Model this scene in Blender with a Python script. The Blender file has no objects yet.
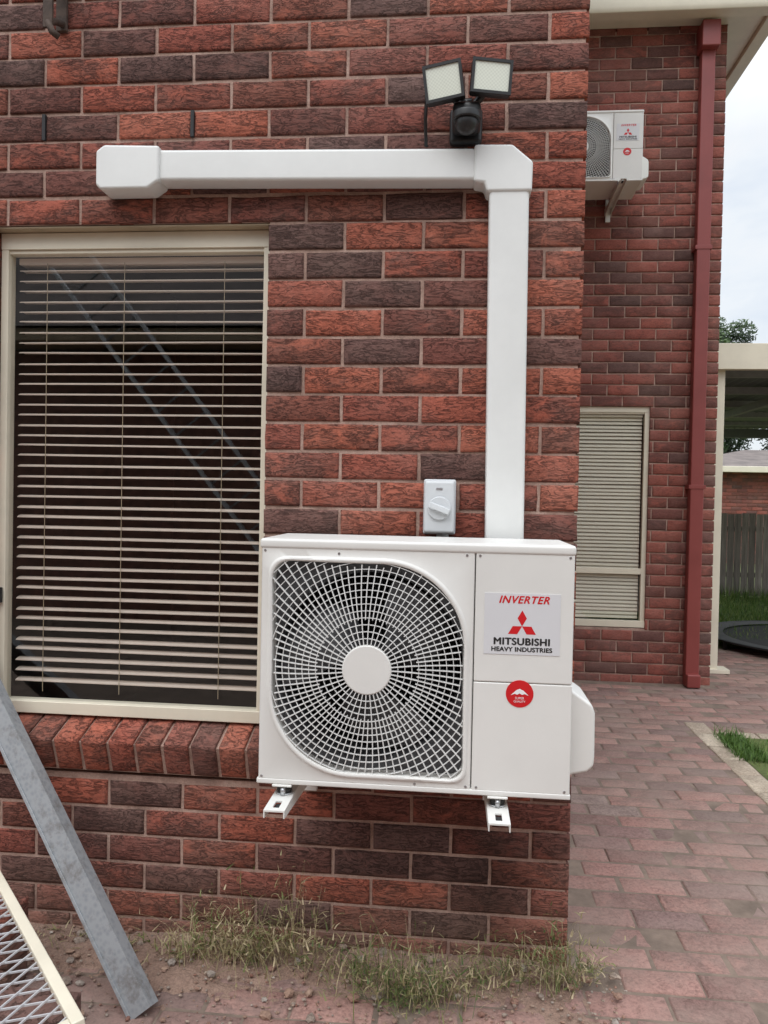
import bpy, bmesh, random
from math import *
from mathutils import Vector, Matrix, noise
random.seed(7)
R=random.random
def U(a,b): return a+(b-a)*R()
scn=bpy.context.scene
scn.view_settings.view_transform='Standard'
scn.view_settings.look='None'
scn.view_settings.exposure=0
COL=scn.collection

# ---------------------------------------------------------------- helpers
def srgb(r,g,b):
    f=lambda c:(c/255/12.92 if c/255<=0.04045 else ((c/255+0.055)/1.055)**2.4)
    return (f(r),f(g),f(b),1)
def new_mat(name):
    m=bpy.data.materials.new(name);m.use_nodes=True
    nt=m.node_tree;b=nt.nodes['Principled BSDF']
    return m,nt,b
def N(nt,t,**k):
    n=nt.nodes.new(t)
    for a,v in k.items(): setattr(n,a,v)
    return n
def mapping(nt,scale=(1,1,1),rot=(0,0,0)):
    tc=N(nt,'ShaderNodeTexCoord');mp=N(nt,'ShaderNodeMapping')
    mp.inputs['Scale'].default_value=scale;mp.inputs['Rotation'].default_value=rot
    nt.links.new(tc.outputs['Object'],mp.inputs['Vector']);return mp.outputs[0]
def noise_n(nt,vec,scale,detail=6,rough=0.6,dist=0):
    n=N(nt,'ShaderNodeTexNoise');n.inputs['Scale'].default_value=scale
    n.inputs['Detail'].default_value=min(detail,5);n.inputs['Roughness'].default_value=rough
    n.inputs['Distortion'].default_value=dist
    nt.links.new(vec,n.inputs['Vector']);return n.outputs['Fac']
def ramp(nt,fac,stops,interp='LINEAR'):
    r=N(nt,'ShaderNodeValToRGB');r.color_ramp.interpolation=interp
    e=r.color_ramp.elements
    while len(e)>1: e.remove(e[-1])
    e[0].position=stops[0][0];e[0].color=stops[0][1]
    for p,c in stops[1:]:
        x=e.new(p);x.color=c
    nt.links.new(fac,r.inputs[0]);return r.outputs[0]
def mix(nt,fac,a,b,mode='MIX'):
    m=N(nt,'ShaderNodeMix',data_type='RGBA',blend_type=mode)
    for s,v in ((0,fac),(6,a),(7,b)):
        if isinstance(v,(float,int)): m.inputs[s].default_value=v
        elif isinstance(v,tuple): m.inputs[s].default_value=v
        else: nt.links.new(v,m.inputs[s])
    return m.outputs[2]
def mth(nt,op,a,b=None,clamp=False):
    m=N(nt,'ShaderNodeMath',operation=op);m.use_clamp=clamp
    for i,v in enumerate((a,b)):
        if v is None: continue
        if isinstance(v,(float,int)): m.inputs[i].default_value=v
        else: nt.links.new(v,m.inputs[i])
    return m.outputs[0]
def bump(nt,b,h,strength,dist,prev=None):
    n=N(nt,'ShaderNodeBump');n.inputs['Strength'].default_value=strength
    n.inputs['Distance'].default_value=dist
    nt.links.new(h,n.inputs['Height'])
    if prev is not None: nt.links.new(prev,n.inputs['Normal'])
    nt.links.new(n.outputs[0],b.inputs['Normal']);return n.outputs[0]
g=lambda v:(v,v,v,1)

def simple(name,col,rough=0.5,metal=0,var=0.08,scale=6,bmp=0.0,bscale=200):
    m,nt,b=new_mat(name)
    v=mapping(nt)
    f=noise_n(nt,v,scale,5,0.65)
    dark=tuple(c*(1-var*2) for c in col[:3])+(1,)
    lite=tuple(min(1,c*(1+var*0.6)) for c in col[:3])+(1,)
    c=ramp(nt,f,[(0.3,dark),(0.62,lite)])
    nt.links.new(c,b.inputs['Base Color'])
    r=mth(nt,'MULTIPLY_ADD',f,0.25);r.node.inputs[2].default_value=max(0,rough-0.12)
    nt.links.new(r,b.inputs['Roughness'])
    b.inputs['Metallic'].default_value=metal
    if bmp:
        bump(nt,b,noise_n(nt,v,bscale,3),bmp,0.002)
    return m

# brick material
def brick_material(name,stops,stain=True,k=1.0,flash=srgb(80,62,58),dirt=None):
    m,nt,b=new_mat(name)
    at=N(nt,'ShaderNodeAttribute',attribute_name='rnd')
    at2=N(nt,'ShaderNodeAttribute',attribute_name='rnd2')
    base=ramp(nt,at.outputs['Fac'],stops)
    v=mapping(nt)
    tc=v
    off=N(nt,'ShaderNodeVectorMath',operation='ADD')
    comb=N(nt,'ShaderNodeCombineXYZ')
    nt.links.new(mth(nt,'MULTIPLY',at2.outputs['Fac'],37.0),comb.inputs[0])
    nt.links.new(mth(nt,'MULTIPLY',at.outputs['Fac'],23.0),comb.inputs[2])
    nt.links.new(v,off.inputs[0]);nt.links.new(comb.outputs[0],off.inputs[1])
    pv=off.outputs[0]
    st=N(nt,'ShaderNodeMapping');st.inputs['Scale'].default_value=(1,1,2.2)
    nt.links.new(pv,st.inputs[0]);sv=st.outputs[0]
    f1=noise_n(nt,sv,10,5,0.75,0.6)
    d=mth(nt,'MULTIPLY_ADD',at2.outputs['Fac'],0.40);d.node.inputs[2].default_value=-0.18
    fac=mth(nt,'ADD',f1,d)
    pf=ramp(nt,fac,[(0.47,g(0)),(0.64,g(0.9))])
    base=mix(nt,pf,base,mix(nt,0.6,base,flash))
    f2=noise_n(nt,sv,85,4,0.78)
    sp=ramp(nt,f2,[(0.30,g(0.55)),(0.5,g(0.98)),(0.72,g(1.25))])
    base=mix(nt,1.0,base,sp,'MULTIPLY')
    cr=N(nt,'ShaderNodeMapping');cr.inputs['Scale'].default_value=(9,9,34)
    nt.links.new(pv,cr.inputs[0])
    w=noise_n(nt,cr.outputs[0],1.7,4,0.6,1.8)
    cre=mth(nt,'ABSOLUTE',mth(nt,'SUBTRACT',w,0.5))
    crm=ramp(nt,cre,[(0.0,g(0)),(0.045,g(1))])
    crf=mth(nt,'MULTIPLY',mth(nt,'SUBTRACT',1.0,crm),ramp(nt,f1,[(0.38,g(0)),(0.50,g(1))]))
    base=mix(nt,mth(nt,'MULTIPLY',crf,0.58*min(1,k)),base,srgb(62,40,36))
    f5=noise_n(nt,v,2.3,5,0.7)
    bl=ramp(nt,f5,[(0.44,g(0.03)),(0.75,g(0.30))])
    base=mix(nt,bl,base,srgb(172,144,132))
    if dirt:
        f6=noise_n(nt,v,1.1,5,0.78)
        base=mix(nt,ramp(nt,f6,[(0.38,g(0)),(0.66,g(0.7))]),base,dirt)
    if stain:
        sx=N(nt,'ShaderNodeSeparateXYZ');nt.links.new(tc,sx.inputs[0])
        dx=mth(nt,'ABSOLUTE',mth(nt,'SUBTRACT',sx.outputs[0],0.12))
        fx=mth(nt,'SUBTRACT',1.0,mth(nt,'MULTIPLY',dx,6.5),True)
        fz=mth(nt,'SUBTRACT',1.0,mth(nt,'MULTIPLY',mth(nt,'ABSOLUTE',mth(nt,'SUBTRACT',sx.outputs[2],0.22)),2.8),True)
        fs=mth(nt,'MULTIPLY',mth(nt,'MULTIPLY',fx,fz),mth(nt,'ADD',f5,0.2))
        base=mix(nt,mth(nt,'MULTIPLY',fs,1.3,True),base,srgb(62,44,38))
        fl=mth(nt,'SUBTRACT',1.0,mth(nt,'MULTIPLY',sx.outputs[2],4.0),True)
        fl=mth(nt,'MULTIPLY',fl,mth(nt,'ADD',f5,0.15),True)
        base=mix(nt,mth(nt,'MULTIPLY',fl,0.9),base,srgb(140,112,98))
    nt.links.new(base,b.inputs['Base Color'])
    b.inputs['Roughness'].default_value=0.88
    b.inputs['Specular IOR Level'].default_value=0.25
    h=mth(nt,'ADD',mth(nt,'MULTIPLY',f2,0.7),mth(nt,'MULTIPLY',f1,1.3))
    h=mth(nt,'SUBTRACT',h,mth(nt,'MULTIPLY',crf,0.8))
    bump(nt,b,h,0.9*k,0.006)
    return m

M={}
M['brick']=brick_material('rustic_red_brick',[(0.0,srgb(158,88,70)),(0.20,srgb(180,102,80)),(0.40,srgb(166,90,72)),(0.56,srgb(152,84,70)),(0.70,srgb(136,80,70)),(0.82,srgb(118,78,70)),(1.0,srgb(104,80,76))])
M['brick_rear']=brick_material('red_brick_rear',[(0.0,srgb(150,86,76)),(0.4,srgb(162,94,82)),(0.7,srgb(142,84,76)),(0.9,srgb(120,80,74)),(1.0,srgb(106,80,76))],False,0.6)
M['paver']=brick_material('clay_paver',[(0.0,srgb(156,120,112)),(0.3,srgb(170,130,120)),(0.55,srgb(150,114,106)),(0.75,srgb(140,110,104)),(0.9,srgb(134,110,106)),(1.0,srgb(150,132,124))],False,0.4,srgb(108,90,86),srgb(148,132,122))
M['edging']=brick_material('cream_paver',[(0.0,srgb(190,176,156)),(0.5,srgb(206,194,174)),(1.0,srgb(178,162,144))],False,0.4,srgb(150,134,118))

def mortar_mat():
    m,nt,b=new_mat('mortar')
    v=mapping(nt)
    c=ramp(nt,noise_n(nt,v,12,5,0.7),[(0.3,srgb(140,114,102)),(0.55,srgb(178,148,134)),(0.75,srgb(198,172,158))])
    c=mix(nt,1.0,c,ramp(nt,noise_n(nt,v,220,3,0.8),[(0.3,g(0.75)),(0.6,g(1.05))]),'MULTIPLY')
    nt.links.new(c,b.inputs['Base Color']);b.inputs['Roughness'].default_value=0.95
    bump(nt,b,noise_n(nt,v,110,4,0.7),0.8,0.004)
    return m
M['mortar']=mortar_mat()
M['sand']=simple('joint_sand',srgb(128,112,100),0.95,0,0.2,9,0.8,120)
M['unitwhite']=simple('unit_paint',(0.75,0.74,0.705,1),0.42,0,0.03,3,0.08,350)
M['ductwhite']=simple('duct_plastic',(0.77,0.78,0.76,1),0.38,0,0.03,4)
M['grille']=simple('grille_plastic',(0.76,0.76,0.74,1),0.45,0,0.02,5)
M['dark']=simple('dark_cavity',(0.022,0.022,0.024,1),0.7,0,0.2,8)
M['shroud']=simple('fan_shroud',(0.085,0.085,0.09,1),0.55,0,0.1,8)
M['blade']=simple('fan_blade',(0.10,0.10,0.105,1),0.4,0,0.1,8)
M['black']=simple('black_plastic',(0.02,0.02,0.021,1),0.4,0,0.1,9)
M['rubber']=simple('black_rubber',(0.03,0.03,0.03,1),0.8)
M['zinc']=simple('zinc_steel',(0.55,0.56,0.58,1),0.35,0.9,0.1,20)
M['cream']=simple('cream_aluminium',srgb(226,218,198),0.4,0,0.04,5)
M['creamdark']=simple('lintel_paint',srgb(176,160,134),0.6,0,0.1,5)
M['slat']=simple('blind_slat',srgb(224,208,194),0.4,0,0.03,3)
M['slatr']=simple('blind_slat_rear',srgb(228,220,200),0.5,0,0.03,3)
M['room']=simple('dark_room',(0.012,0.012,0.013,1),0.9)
M['greyplastic']=simple('grey_plastic',srgb(205,208,210),0.4,0,0.03,5)
M['red']=simple('red_print',srgb(205,28,34),0.45,0,0.03,5)
M['ink']=simple('black_print',(0.02,0.02,0.02,1),0.45)
M['label']=simple('label_film',srgb(214,214,216),0.3,0,0.01,5)
M['white']=simple('white_print',(0.85,0.85,0.85,1),0.4,0,0.01,5)
M['maroon']=simple('maroon_paint',srgb(138,66,62),0.42,0,0.08,3)
M['rust']=simple('rusty_steel',srgb(84,70,62),0.8,0.2,0.3,25,0.5,150)
M['roofsheet']=simple('roof_sheet',srgb(112,116,120),0.6,0.0,0.1,3)
M['tile']=simple('roof_tile',srgb(118,108,104),0.85,0,0.2,3)
M['teal']=simple('teal_paint',srgb(70,120,118),0.5)
M['alu']=simple('aluminium',(0.62,0.63,0.65,1),0.45,0.3,0.04,8)
M['alud']=simple('weathered_aluminium',(0.30,0.31,0.32,1),0.6,0.2,0.1,8)

def galv():
    m,nt,b=new_mat('galvanised_steel')
    v=mapping(nt)
    vo=N(nt,'ShaderNodeTexVoronoi');vo.inputs['Scale'].default_value=70
    nt.links.new(v,vo.inputs['Vector'])
    c=ramp(nt,vo.outputs['Distance'],[(0.1,srgb(146,150,154)),(0.6,srgb(162,165,168))])
    c=mix(nt,ramp(nt,noise_n(nt,v,14,5,0.75),[(0.52,g(0)),(0.72,g(0.8))]),c,srgb(108,100,94))
    nt.links.new(c,b.inputs['Base Color']);b.inputs['Metallic'].default_value=0.3
    b.inputs['Roughness'].default_value=0.55
    bump(nt,b,noise_n(nt,v,60,4),0.2,0.002)
    return m
M['galv']=galv()
def fence_mat():
    m,nt,b=new_mat('weathered_timber')
    at=N(nt,'ShaderNodeAttribute',attribute_name='rnd')
    v=mapping(nt,(30,30,2))
    c=ramp(nt,noise_n(nt,v,1.5,5,0.7),[(0.3,srgb(120,112,106)),(0.7,srgb(176,166,156))])
    c=mix(nt,1.0,c,ramp(nt,at.outputs['Fac'],[(0,g(0.65)),(1,g(1.1))]),'MULTIPLY')
    nt.links.new(c,b.inputs['Base Color']);b.inputs['Roughness'].default_value=0.9
    return m
M['fence']=fence_mat()
def ground_mat(name,a,bc,scale):
    m,nt,b=new_mat(name)
    v=mapping(nt)
    c=ramp(nt,noise_n(nt,v,scale,5,0.75),[(0.3,a),(0.7,bc)])
    c=mix(nt,1.0,c,ramp(nt,noise_n(nt,v,scale*30,4,0.8),[(0.3,g(0.6)),(0.6,g(1.1))]),'MULTIPLY')
    nt.links.new(c,b.inputs['Base Color']);b.inputs['Roughness'].default_value=0.95
    bump(nt,b,noise_n(nt,v,scale*12,5,0.7),0.9,0.01)
    return m
M['lawn']=ground_mat('lawn_soil',srgb(76,86,46),srgb(108,120,66),1.2)
M['dirt']=ground_mat('dirt',srgb(136,110,96),srgb(170,142,126),5)
def leaf_mat(name,stops,transl=0.25):
    m,nt,b=new_mat(name)
    at=N(nt,'ShaderNodeAttribute',attribute_name='rnd')
    c=ramp(nt,at.outputs['Fac'],stops)
    nt.links.new(c,b.inputs['Base Color']);b.inputs['Roughness'].default_value=0.6
    t=N(nt,'ShaderNodeBsdfTranslucent');nt.links.new(c,t.inputs[0])
    ms=N(nt,'ShaderNodeMixShader');ms.inputs[0].default_value=transl
    nt.links.new(b.outputs[0],ms.inputs[1]);nt.links.new(t.outputs[0],ms.inputs[2])
    nt.links.new(ms.outputs[0],nt.nodes['Material Output'].inputs[0])
    return m
M['weed']=leaf_mat('weed_stalks',[(0,srgb(82,100,52)),(0.35,srgb(122,128,78)),(0.6,srgb(164,150,112)),(1,srgb(200,184,150))])
M['grass']=leaf_mat('grass_blades',[(0,srgb(66,94,38)),(0.6,srgb(98,132,54)),(1,srgb(150,160,90))])
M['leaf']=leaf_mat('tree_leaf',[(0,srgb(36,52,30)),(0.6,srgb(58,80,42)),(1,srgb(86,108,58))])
M['bark']=simple('bark',srgb(86,72,60),0.9,0,0.2,8,0.8,30)
def glass_mat():
    m,nt,b=new_mat('window_glass')
    lw=N(nt,'ShaderNodeLayerWeight');lw.inputs[0].default_value=0.5
    f=mth(nt,'POWER',lw.outputs['Facing'],4.0)
    f=mth(nt,'MULTIPLY_ADD',f,0.85);f.node.inputs[2].default_value=0.11
    tr=N(nt,'ShaderNodeBsdfTransparent');tr.inputs[0].default_value=(0.93,0.94,0.94,1)
    gl=N(nt,'ShaderNodeBsdfGlossy');gl.inputs['Roughness'].default_value=0.008
    ms=N(nt,'ShaderNodeMixShader')
    nt.links.new(f,ms.inputs[0])
    nt.links.new(tr.outputs[0],ms.inputs[1]);nt.links.new(gl.outputs[0],ms.inputs[2])
    nt.links.new(ms.outputs[0],nt.nodes['Material Output'].inputs[0])
    return m
M['glass']=glass_mat()
def lamp_mat():
    m,nt,b=new_mat('lamp_diffuser')
    v=mapping(nt,(1,1,1))
    w=N(nt,'ShaderNodeTexChecker');w.inputs['Scale'].default_value=200
    nt.links.new(v,w.inputs[0])
    c=mix(nt,w.outputs['Fac'],srgb(216,220,206),srgb(228,232,218))
    nt.links.new(c,b.inputs['Base Color']);b.inputs['Roughness'].default_value=0.12
    return m
M['lamp']=lamp_mat()

# ------------------------------------------------------------- mesh utils
def empty(name,loc=(0,0,0)):
    o=bpy.data.objects.new(name,None);o.empty_display_size=0.1;o.location=loc
    COL.objects.link(o);return o
def mesh(name,v,f,mat,parent=None,smooth=False,attrs=None,bevel=0,seg=2):
    me=bpy.data.meshes.new(name);me.from_pydata([tuple(p) for p in v],[],f);me.update()
    if mat: me.materials.append(mat)
    if smooth: me.polygons.foreach_set('use_smooth',[True]*len(me.polygons))
    if attrs:
        for k,vals in attrs.items():
            a=me.attributes.new(k,'FLOAT','FACE');a.data.foreach_set('value',vals)
    o=bpy.data.objects.new(name,me);COL.objects.link(o)
    if parent: o.parent=parent
    if bevel:
        md=o.modifiers.new('bevel','BEVEL');md.width=bevel;md.segments=seg;md.limit_method='ANGLE';md.angle_limit=radians(30)
        md.harden_normals=False
        me.polygons.foreach_set('use_smooth',[True]*len(me.polygons))
        wn=o.modifiers.new('wn','WEIGHTED_NORMAL');wn.keep_sharp=True
    return o
BF=[(0,1,2,3),(7,6,5,4),(0,4,5,1),(1,5,6,2),(2,6,7,3),(3,7,4,0)]
def boxv(x0,x1,y0,y1,z0,z1):
    return [(x0,y0,z0),(x1,y0,z0),(x1,y0,z1),(x0,y0,z1),(x0,y1,z0),(x1,y1,z0),(x1,y1,z1),(x0,y1,z1)]
def box(name,x0,x1,y0,y1,z0,z1,mat,parent=None,bevel=0,seg=2):
    return mesh(name,boxv(x0,x1,y0,y1,z0,z1),BF,mat,parent,bevel=bevel,seg=seg)
def boxes(name,lst,mat,parent=None,bevel=0,attrs=False):
    v=[];f=[];r=[]
    for b in lst:
        n=len(v);v+=boxv(*b);f+=[tuple(i+n for i in q) for q in BF];r+=[R()]*6
    return mesh(name,v,f,mat,parent,bevel=bevel,attrs={'rnd':r} if attrs else None)
def prism(name,pts,y0,y1,mat,parent=None,bevel=0,seg=2):
    n=len(pts)
    v=[(x,y0,z) for x,z in pts]+[(x,y1,z) for x,z in pts]
    f=[tuple(range(n)),tuple(reversed(range(n,2*n)))]
    f+=[(i,i+n,(i+1)%n+n,(i+1)%n) for i in range(n)]
    return mesh(name,v,f,mat,parent,bevel=bevel,seg=seg)
def cyl(name,c,axis,r,h,mat,parent=None,n=32,r2=None,bevel=0,smooth=True):
    c=Vector(c);ax=Vector(axis).normalized()
    t=ax.orthogonal().normalized();s=ax.cross(t)
    if r2 is None:r2=r
    v=[c+(t*cos(2*pi*i/n)+s*sin(2*pi*i/n))*r for i in range(n)]
    v+=[c+ax*h+(t*cos(2*pi*i/n)+s*sin(2*pi*i/n))*r2 for i in range(n)]
    f=[tuple(reversed(range(n))),tuple(range(n,2*n))]+[(i,(i+1)%n,(i+1)%n+n,i+n) for i in range(n)]
    if bevel: return mesh(name,v,f,mat,parent,bevel=bevel)
    o=mesh(name,v,f,mat,parent)
    for p in o.data.polygons:
        if len(p.vertices)==4:p.use_smooth=smooth
    return o
def tube(name,pts,r,mat,parent=None,n=10):
    v=[];f=[];P=[Vector(p) for p in pts]
    for i,p in enumerate(P):
        d=(P[min(i+1,len(P)-1)]-P[max(i-1,0)]).normalized()
        t=d.cross(Vector((0.13,0.91,0.4))).normalized();s=d.cross(t)
        rr=r[i] if isinstance(r,(list,tuple)) else r
        v+=[p+(t*cos(2*pi*k/n)+s*sin(2*pi*k/n))*rr for k in range(n)]
    for i in range(len(P)-1):
        for k in range(n):
            f.append((i*n+k,i*n+(k+1)%n,(i+1)*n+(k+1)%n,(i+1)*n+k))
    f.append(tuple(range(n)));f.append(tuple(range((len(P)-1)*n,len(P)*n)))
    return mesh(name,v,f,mat,parent,smooth=True)

# ------------------------------------------------------------- brick mesh
class Bricks:
    def __init__(s): s.v=[];s.f=[];s.a=[];s.b=[]
    def add(s,o,u,vv,n,w,h,d,nu=8,nv=4,jit=0.0013,ch=0.004,r1=None):
        o=Vector(o);u=Vector(u);vv=Vector(vv);n=Vector(n)
        if w<.015: return
        base=len(s.v)
        tilt=U(-1,1)*0.0012;dep=U(-1,1)*0.0012
        off=Vector((U(0,50),U(0,50),U(0,50)))
        cw=min(ch*1.8/w,.3);chh=min(ch*1.8/h,.3)
        for j in range(nv+1):
            for i in range(nu+1):
                fi=i/nu;fj=j/nv
                if nu>2:
                    if i==1: fi=cw
                    if i==nu-1: fi=1-cw
                if nv>2:
                    if j==1: fj=chh
                    if j==nv-1: fj=1-chh
                p=o+u*(w*fi)+vv*(h*fj)
                q=noise.noise(p*9+off);q2=noise.noise(p*24+off*1.3)
                edge=(i in(0,nu)) or (j in (0,nv))
                p=p+n*(dep+tilt*(fi-.5)*2+q*0.0018+q2*0.0012-(ch if edge else 0))
                if i in(0,nu): p+=u*(q2*jit*1.6)
                if j in(0,nv): p+=vv*(q*jit*1.6+q2*jit)
                s.v.append(p)
        idx=lambda i,j:base+j*(nu+1)+i
        f0=len(s.f)
        for j in range(nv):
            for i in range(nu):
                s.f.append((idx(i,j),idx(i+1,j),idx(i+1,j+1),idx(i,j+1)))
        loop=[idx(i,0) for i in range(nu)]+[idx(nu,j) for j in range(nv)]+[idx(i,nv) for i in range(nu,0,-1)]+[idx(0,j) for j in range(nv,0,-1)]
        bb=len(s.v)
        for q in loop: s.v.append(s.v[q]-n*d)
        L=len(loop)
        for k in range(L):
            s.f.append((loop[(k+1)%L],loop[k],bb+k,bb+(k+1)%L))
        m=len(s.f)-f0
        a=R() if r1 is None else r1;b=R()
        s.a+=[a]*m;s.b+=[b]*m
    def build(s,name,mat,parent):
        return mesh(name,s.v,s.f,mat,parent,smooth=True,attrs={'rnd':s.a,'rnd2':s.b})

ZL=-0.027;CH=0.0862;BH=0.0765;PX=0.2375;BW=0.2275
def brick_wall(B,origin,u,n,length,z_rows,openings,depth=0.1,corner=None,nu=8,nv=4,start=0):
    u=Vector(u);o=Vector(origin);n=Vector(n)
    for r in range(z_rows):
        z=ZL+r*CH
        x=0.0 if not callable(start) else start(r)
        first=True
        while x<length-.02:
            w=BW
            if first and r%2==0 and not callable(start): w=(BW-0.01)/2
            segs=[(x,min(x+w,length))]
            for (a,b,z0,z1) in openings:
                if z+BH>z0+0.01 and z<z1-0.01:
                    ns=[]
                    for s0,s1 in segs:
                        if s1<=a or s0>=b: ns.append((s0,s1))
                        else:
                            if a-s0>0.02: ns.append((s0,a))
                            if s1-b>0.02: ns.append((b,s1))
                    segs=ns
            for s0,s1 in segs:
                d=depth
                if first and r%2==0 and corner: d=0.225
                w2=s1-s0
                rr=R()
                p=o+u*s1;p.z=z+U(-.0012,.0012)
                B.add(p,-u,(0,0,1),n,w2,BH+U(-.0015,.001),d,nu if w2>0.12 else max(3,nu//2),nv,r1=rr)
            x+=w+0.010;first=False

house=empty('brick_house')
B=Bricks()
XR=0.354;YF=2.3
OL,OR_=-1.475,-0.586
brick_wall(B,(XR,YF,0),(-1,0,0),(0,-1,0),3.6,60,[(XR-OR_,XR-OL,0.495,2.21)],corner=True)
B.build('front_wall_bricks',M['brick'],house)
B=Bricks()
brick_wall(B,(XR,YF,0),(0,1,0),(1,0,0),3.79,60,[],nu=4,nv=3,start=lambda r:(0.1275 if r%2==1 else 0.2375))
B.build('side_wall_bricks',M['brick'],house)
boxes('mortar_core',[(-.583,XR-.009,YF+.0070,2.52,-.1,5.15),(-3.24,OL-.003,YF+.0070,2.52,-.1,5.15),(OL-.003,-.583,YF+.0070,2.52,-.1,.50),(OL-.003,-.583,YF+.0070,2.52,2.213,5.15),(0.15,XR-.009,2.52,6.108,-.1,5.15)],M['mortar'],house)
# sloping rowlock sill
B=Bricks();t=radians(20)
x=OL-0.005
while x<-.60:
    B.add((x,2.283,.517),(1,0,0),(0,-sin(t),cos(t)),(0,-cos(t),-sin(t)),.0762,.108,.16,4,5,r1=U(0,.8))
    x+=.0868
B.build('sill_bricks',M['brick'],house)
sv=[(0,2.290,.515),(0,2.257,.612),(0,2.42,.672),(0,2.42,.505)]
prs=[(OL-.002,)+p[1:] for p in sv]+[(-.592,)+p[1:] for p in sv]
mesh('sill_mortar',prs,[(3,2,1,0),(4,5,6,7),(0,1,5,4),(1,2,6,5),(2,3,7,6),(3,0,4,7)],M['mortar'],house)

# windows ---------------------------------------------------------------
def window(prefix,x0,x1,z0,z1,yf,fw,fh,fb,spacing,slat_d,tilt,slatmat,midrail=None,cords=(),gap=.075):
    y1=yf+.045
    box(prefix+'_frame_head',x0,x1,yf,y1,z1-fh,z1,M['cream'],house,.002)
    box(prefix+'_frame_head_step',x0+fw,x1-fw,yf+.008,y1,z1-fh-.012,z1-fh,M['cream'],house,.002)
    box(prefix+'_frame_sill',x0,x1,yf-.006,y1,z0,z0+fb,M['cream'],house,.002)
    box(prefix+'_frame_jamb_a',x0,x0+fw,yf+.002,y1,z0+fb,z1-fh,M['cream'],house,.002)
    box(prefix+'_frame_jamb_b',x1-fw,x1,yf+.002,y1,z0+fb,z1-fh,M['cream'],house,.002)
    if midrail: box(prefix+'_frame_rail',x0+fw,x1-fw,yf+.004,y1,midrail,midrail+.045,M['cream'],house,.002)
    yg=yf+.02
    mesh(prefix+'_glass',[(x0+fw,yg,z0+fb),(x1-fw,yg,z0+fb),(x1-fw,yg,z1-fh),(x0+fw,yg,z1-fh)],[(0,1,2,3)],M['glass'],house)
    yb=yf+gap
    v=[];f=[]
    z=z1-fh-.05
    while z>z0+fb+.03:
        n=len(v)
        tl=tilt+U(-.04,.04);dz=U(-.0018,.0018)
        sk=U(-.0018,.0018)
        K=5
        for xx,e in ((x0+fw+.012,-1),(x1-fw-.012,1)):
            for k in range(K):
                s=(k/(K-1)-.5)
                cam_=0.003*(1-(2*s)**2)
                v.append((xx,yb+s*slat_d*cos(tl)-cam_*sin(tl),z+dz+sk*e+s*slat_d*sin(tl)+cam_))
            for k in range(K):
                s=(k/(K-1)-.5)
                cam_=0.003*(1-(2*s)**2)-.0028
                v.append((xx,yb+s*slat_d*cos(tl)-cam_*sin(tl),z+dz+sk*e+s*slat_d*sin(tl)+cam_))
        for k in range(K-1):
            f.append((n+k,n+k+2*K,n+k+1+2*K,n+k+1))
            f.append((n+K+k+1,n+K+k+1+2*K,n+K+k+2*K,n+K+k))
        f.append((n,n+K,n+3*K,n+2*K));f.append((n+K-1,n+3*K-1,n+4*K-1,n+2*K-1))
        z-=spacing
    mesh(prefix+'_blind_slats',v,f,slatmat,house,smooth=False)
    box(prefix+'_blind_headrail',x0+fw+.01,x1-fw-.01,yb-.02,yb+.03,z1-fh-.035,z1-fh-.014,slatmat,house,.002)
    for i,cx in enumerate(cords):
        box(prefix+'_blind_cord_%d'%i,cx-.0009,cx+.0009,yb-slat_d/2-.003,yb-slat_d/2-.0015,z0+fb+.02,z1-fh-.03,M['creamdark'],house)
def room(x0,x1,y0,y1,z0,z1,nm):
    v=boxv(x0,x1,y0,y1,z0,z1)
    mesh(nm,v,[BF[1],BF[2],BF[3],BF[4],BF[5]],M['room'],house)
window('front_window',OL+.003,OR_-.003,.668,2.205,2.352,.024,.052,.038,.0335,.036,radians(7),M['slat'],cords=(-1.34,-1.08,-.75),gap=.065)
box('window_lintel',OL-.05,OR_+.05,2.312,2.40,2.2065,2.2105,M['creamdark'],house)
box('window_latch',OL+.005,OL+.022,2.335,2.352,1.02,1.07,M['black'],house,.003)
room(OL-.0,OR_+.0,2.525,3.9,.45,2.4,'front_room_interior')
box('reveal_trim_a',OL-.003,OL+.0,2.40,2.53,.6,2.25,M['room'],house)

# rear wing --------------------------------------------------------------
B=Bricks();YR=6.1;XE=1.965
wx0,wx1,wz0,wz1=.62,1.468,.418,2.13
brick_wall(B,(XE,YR,0),(-1,0,0),(0,-1,0),XE-XR,59,[(XE-wx1,XE-wx0,wz0,wz1)],corner=True,nu=4,nv=3)
B.build('rear_wing_bricks',M['brick_rear'],house)
B=Bricks()
brick_wall(B,(XE,YR,0),(0,1,0),(1,0,0),4.0,59,[],nu=3,nv=3,start=lambda r:(0.1275 if r%2==1 else 0.2375))
B.build('rear_wing_side_bricks',M['brick_rear'],house)
boxes('rear_mortar_core',[(XR-.009,wx0-.003,YR+.0085,6.3,-.1,5.0),(wx1+.003,XE-.009,YR+.0085,6.3,-.1,5.0),(wx0-.003,wx1+.003,YR+.0085,6.3,-.1,wz0-.006),(wx0-.003,wx1+.003,YR+.0085,6.3,wz1+.003,5.0),(XE-.2,XE-.009,6.3,10.1,-.1,5.0)],M['mortar'],house)
window('rear_window',wx0,wx1,wz0,wz1,6.12,.035,.045,.05,.029,.0325,radians(54),M['slatr'],midrail=.83,gap=.045)
room(wx0,wx1,6.305,7,.2,2.3,'rear_room_interior')
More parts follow.
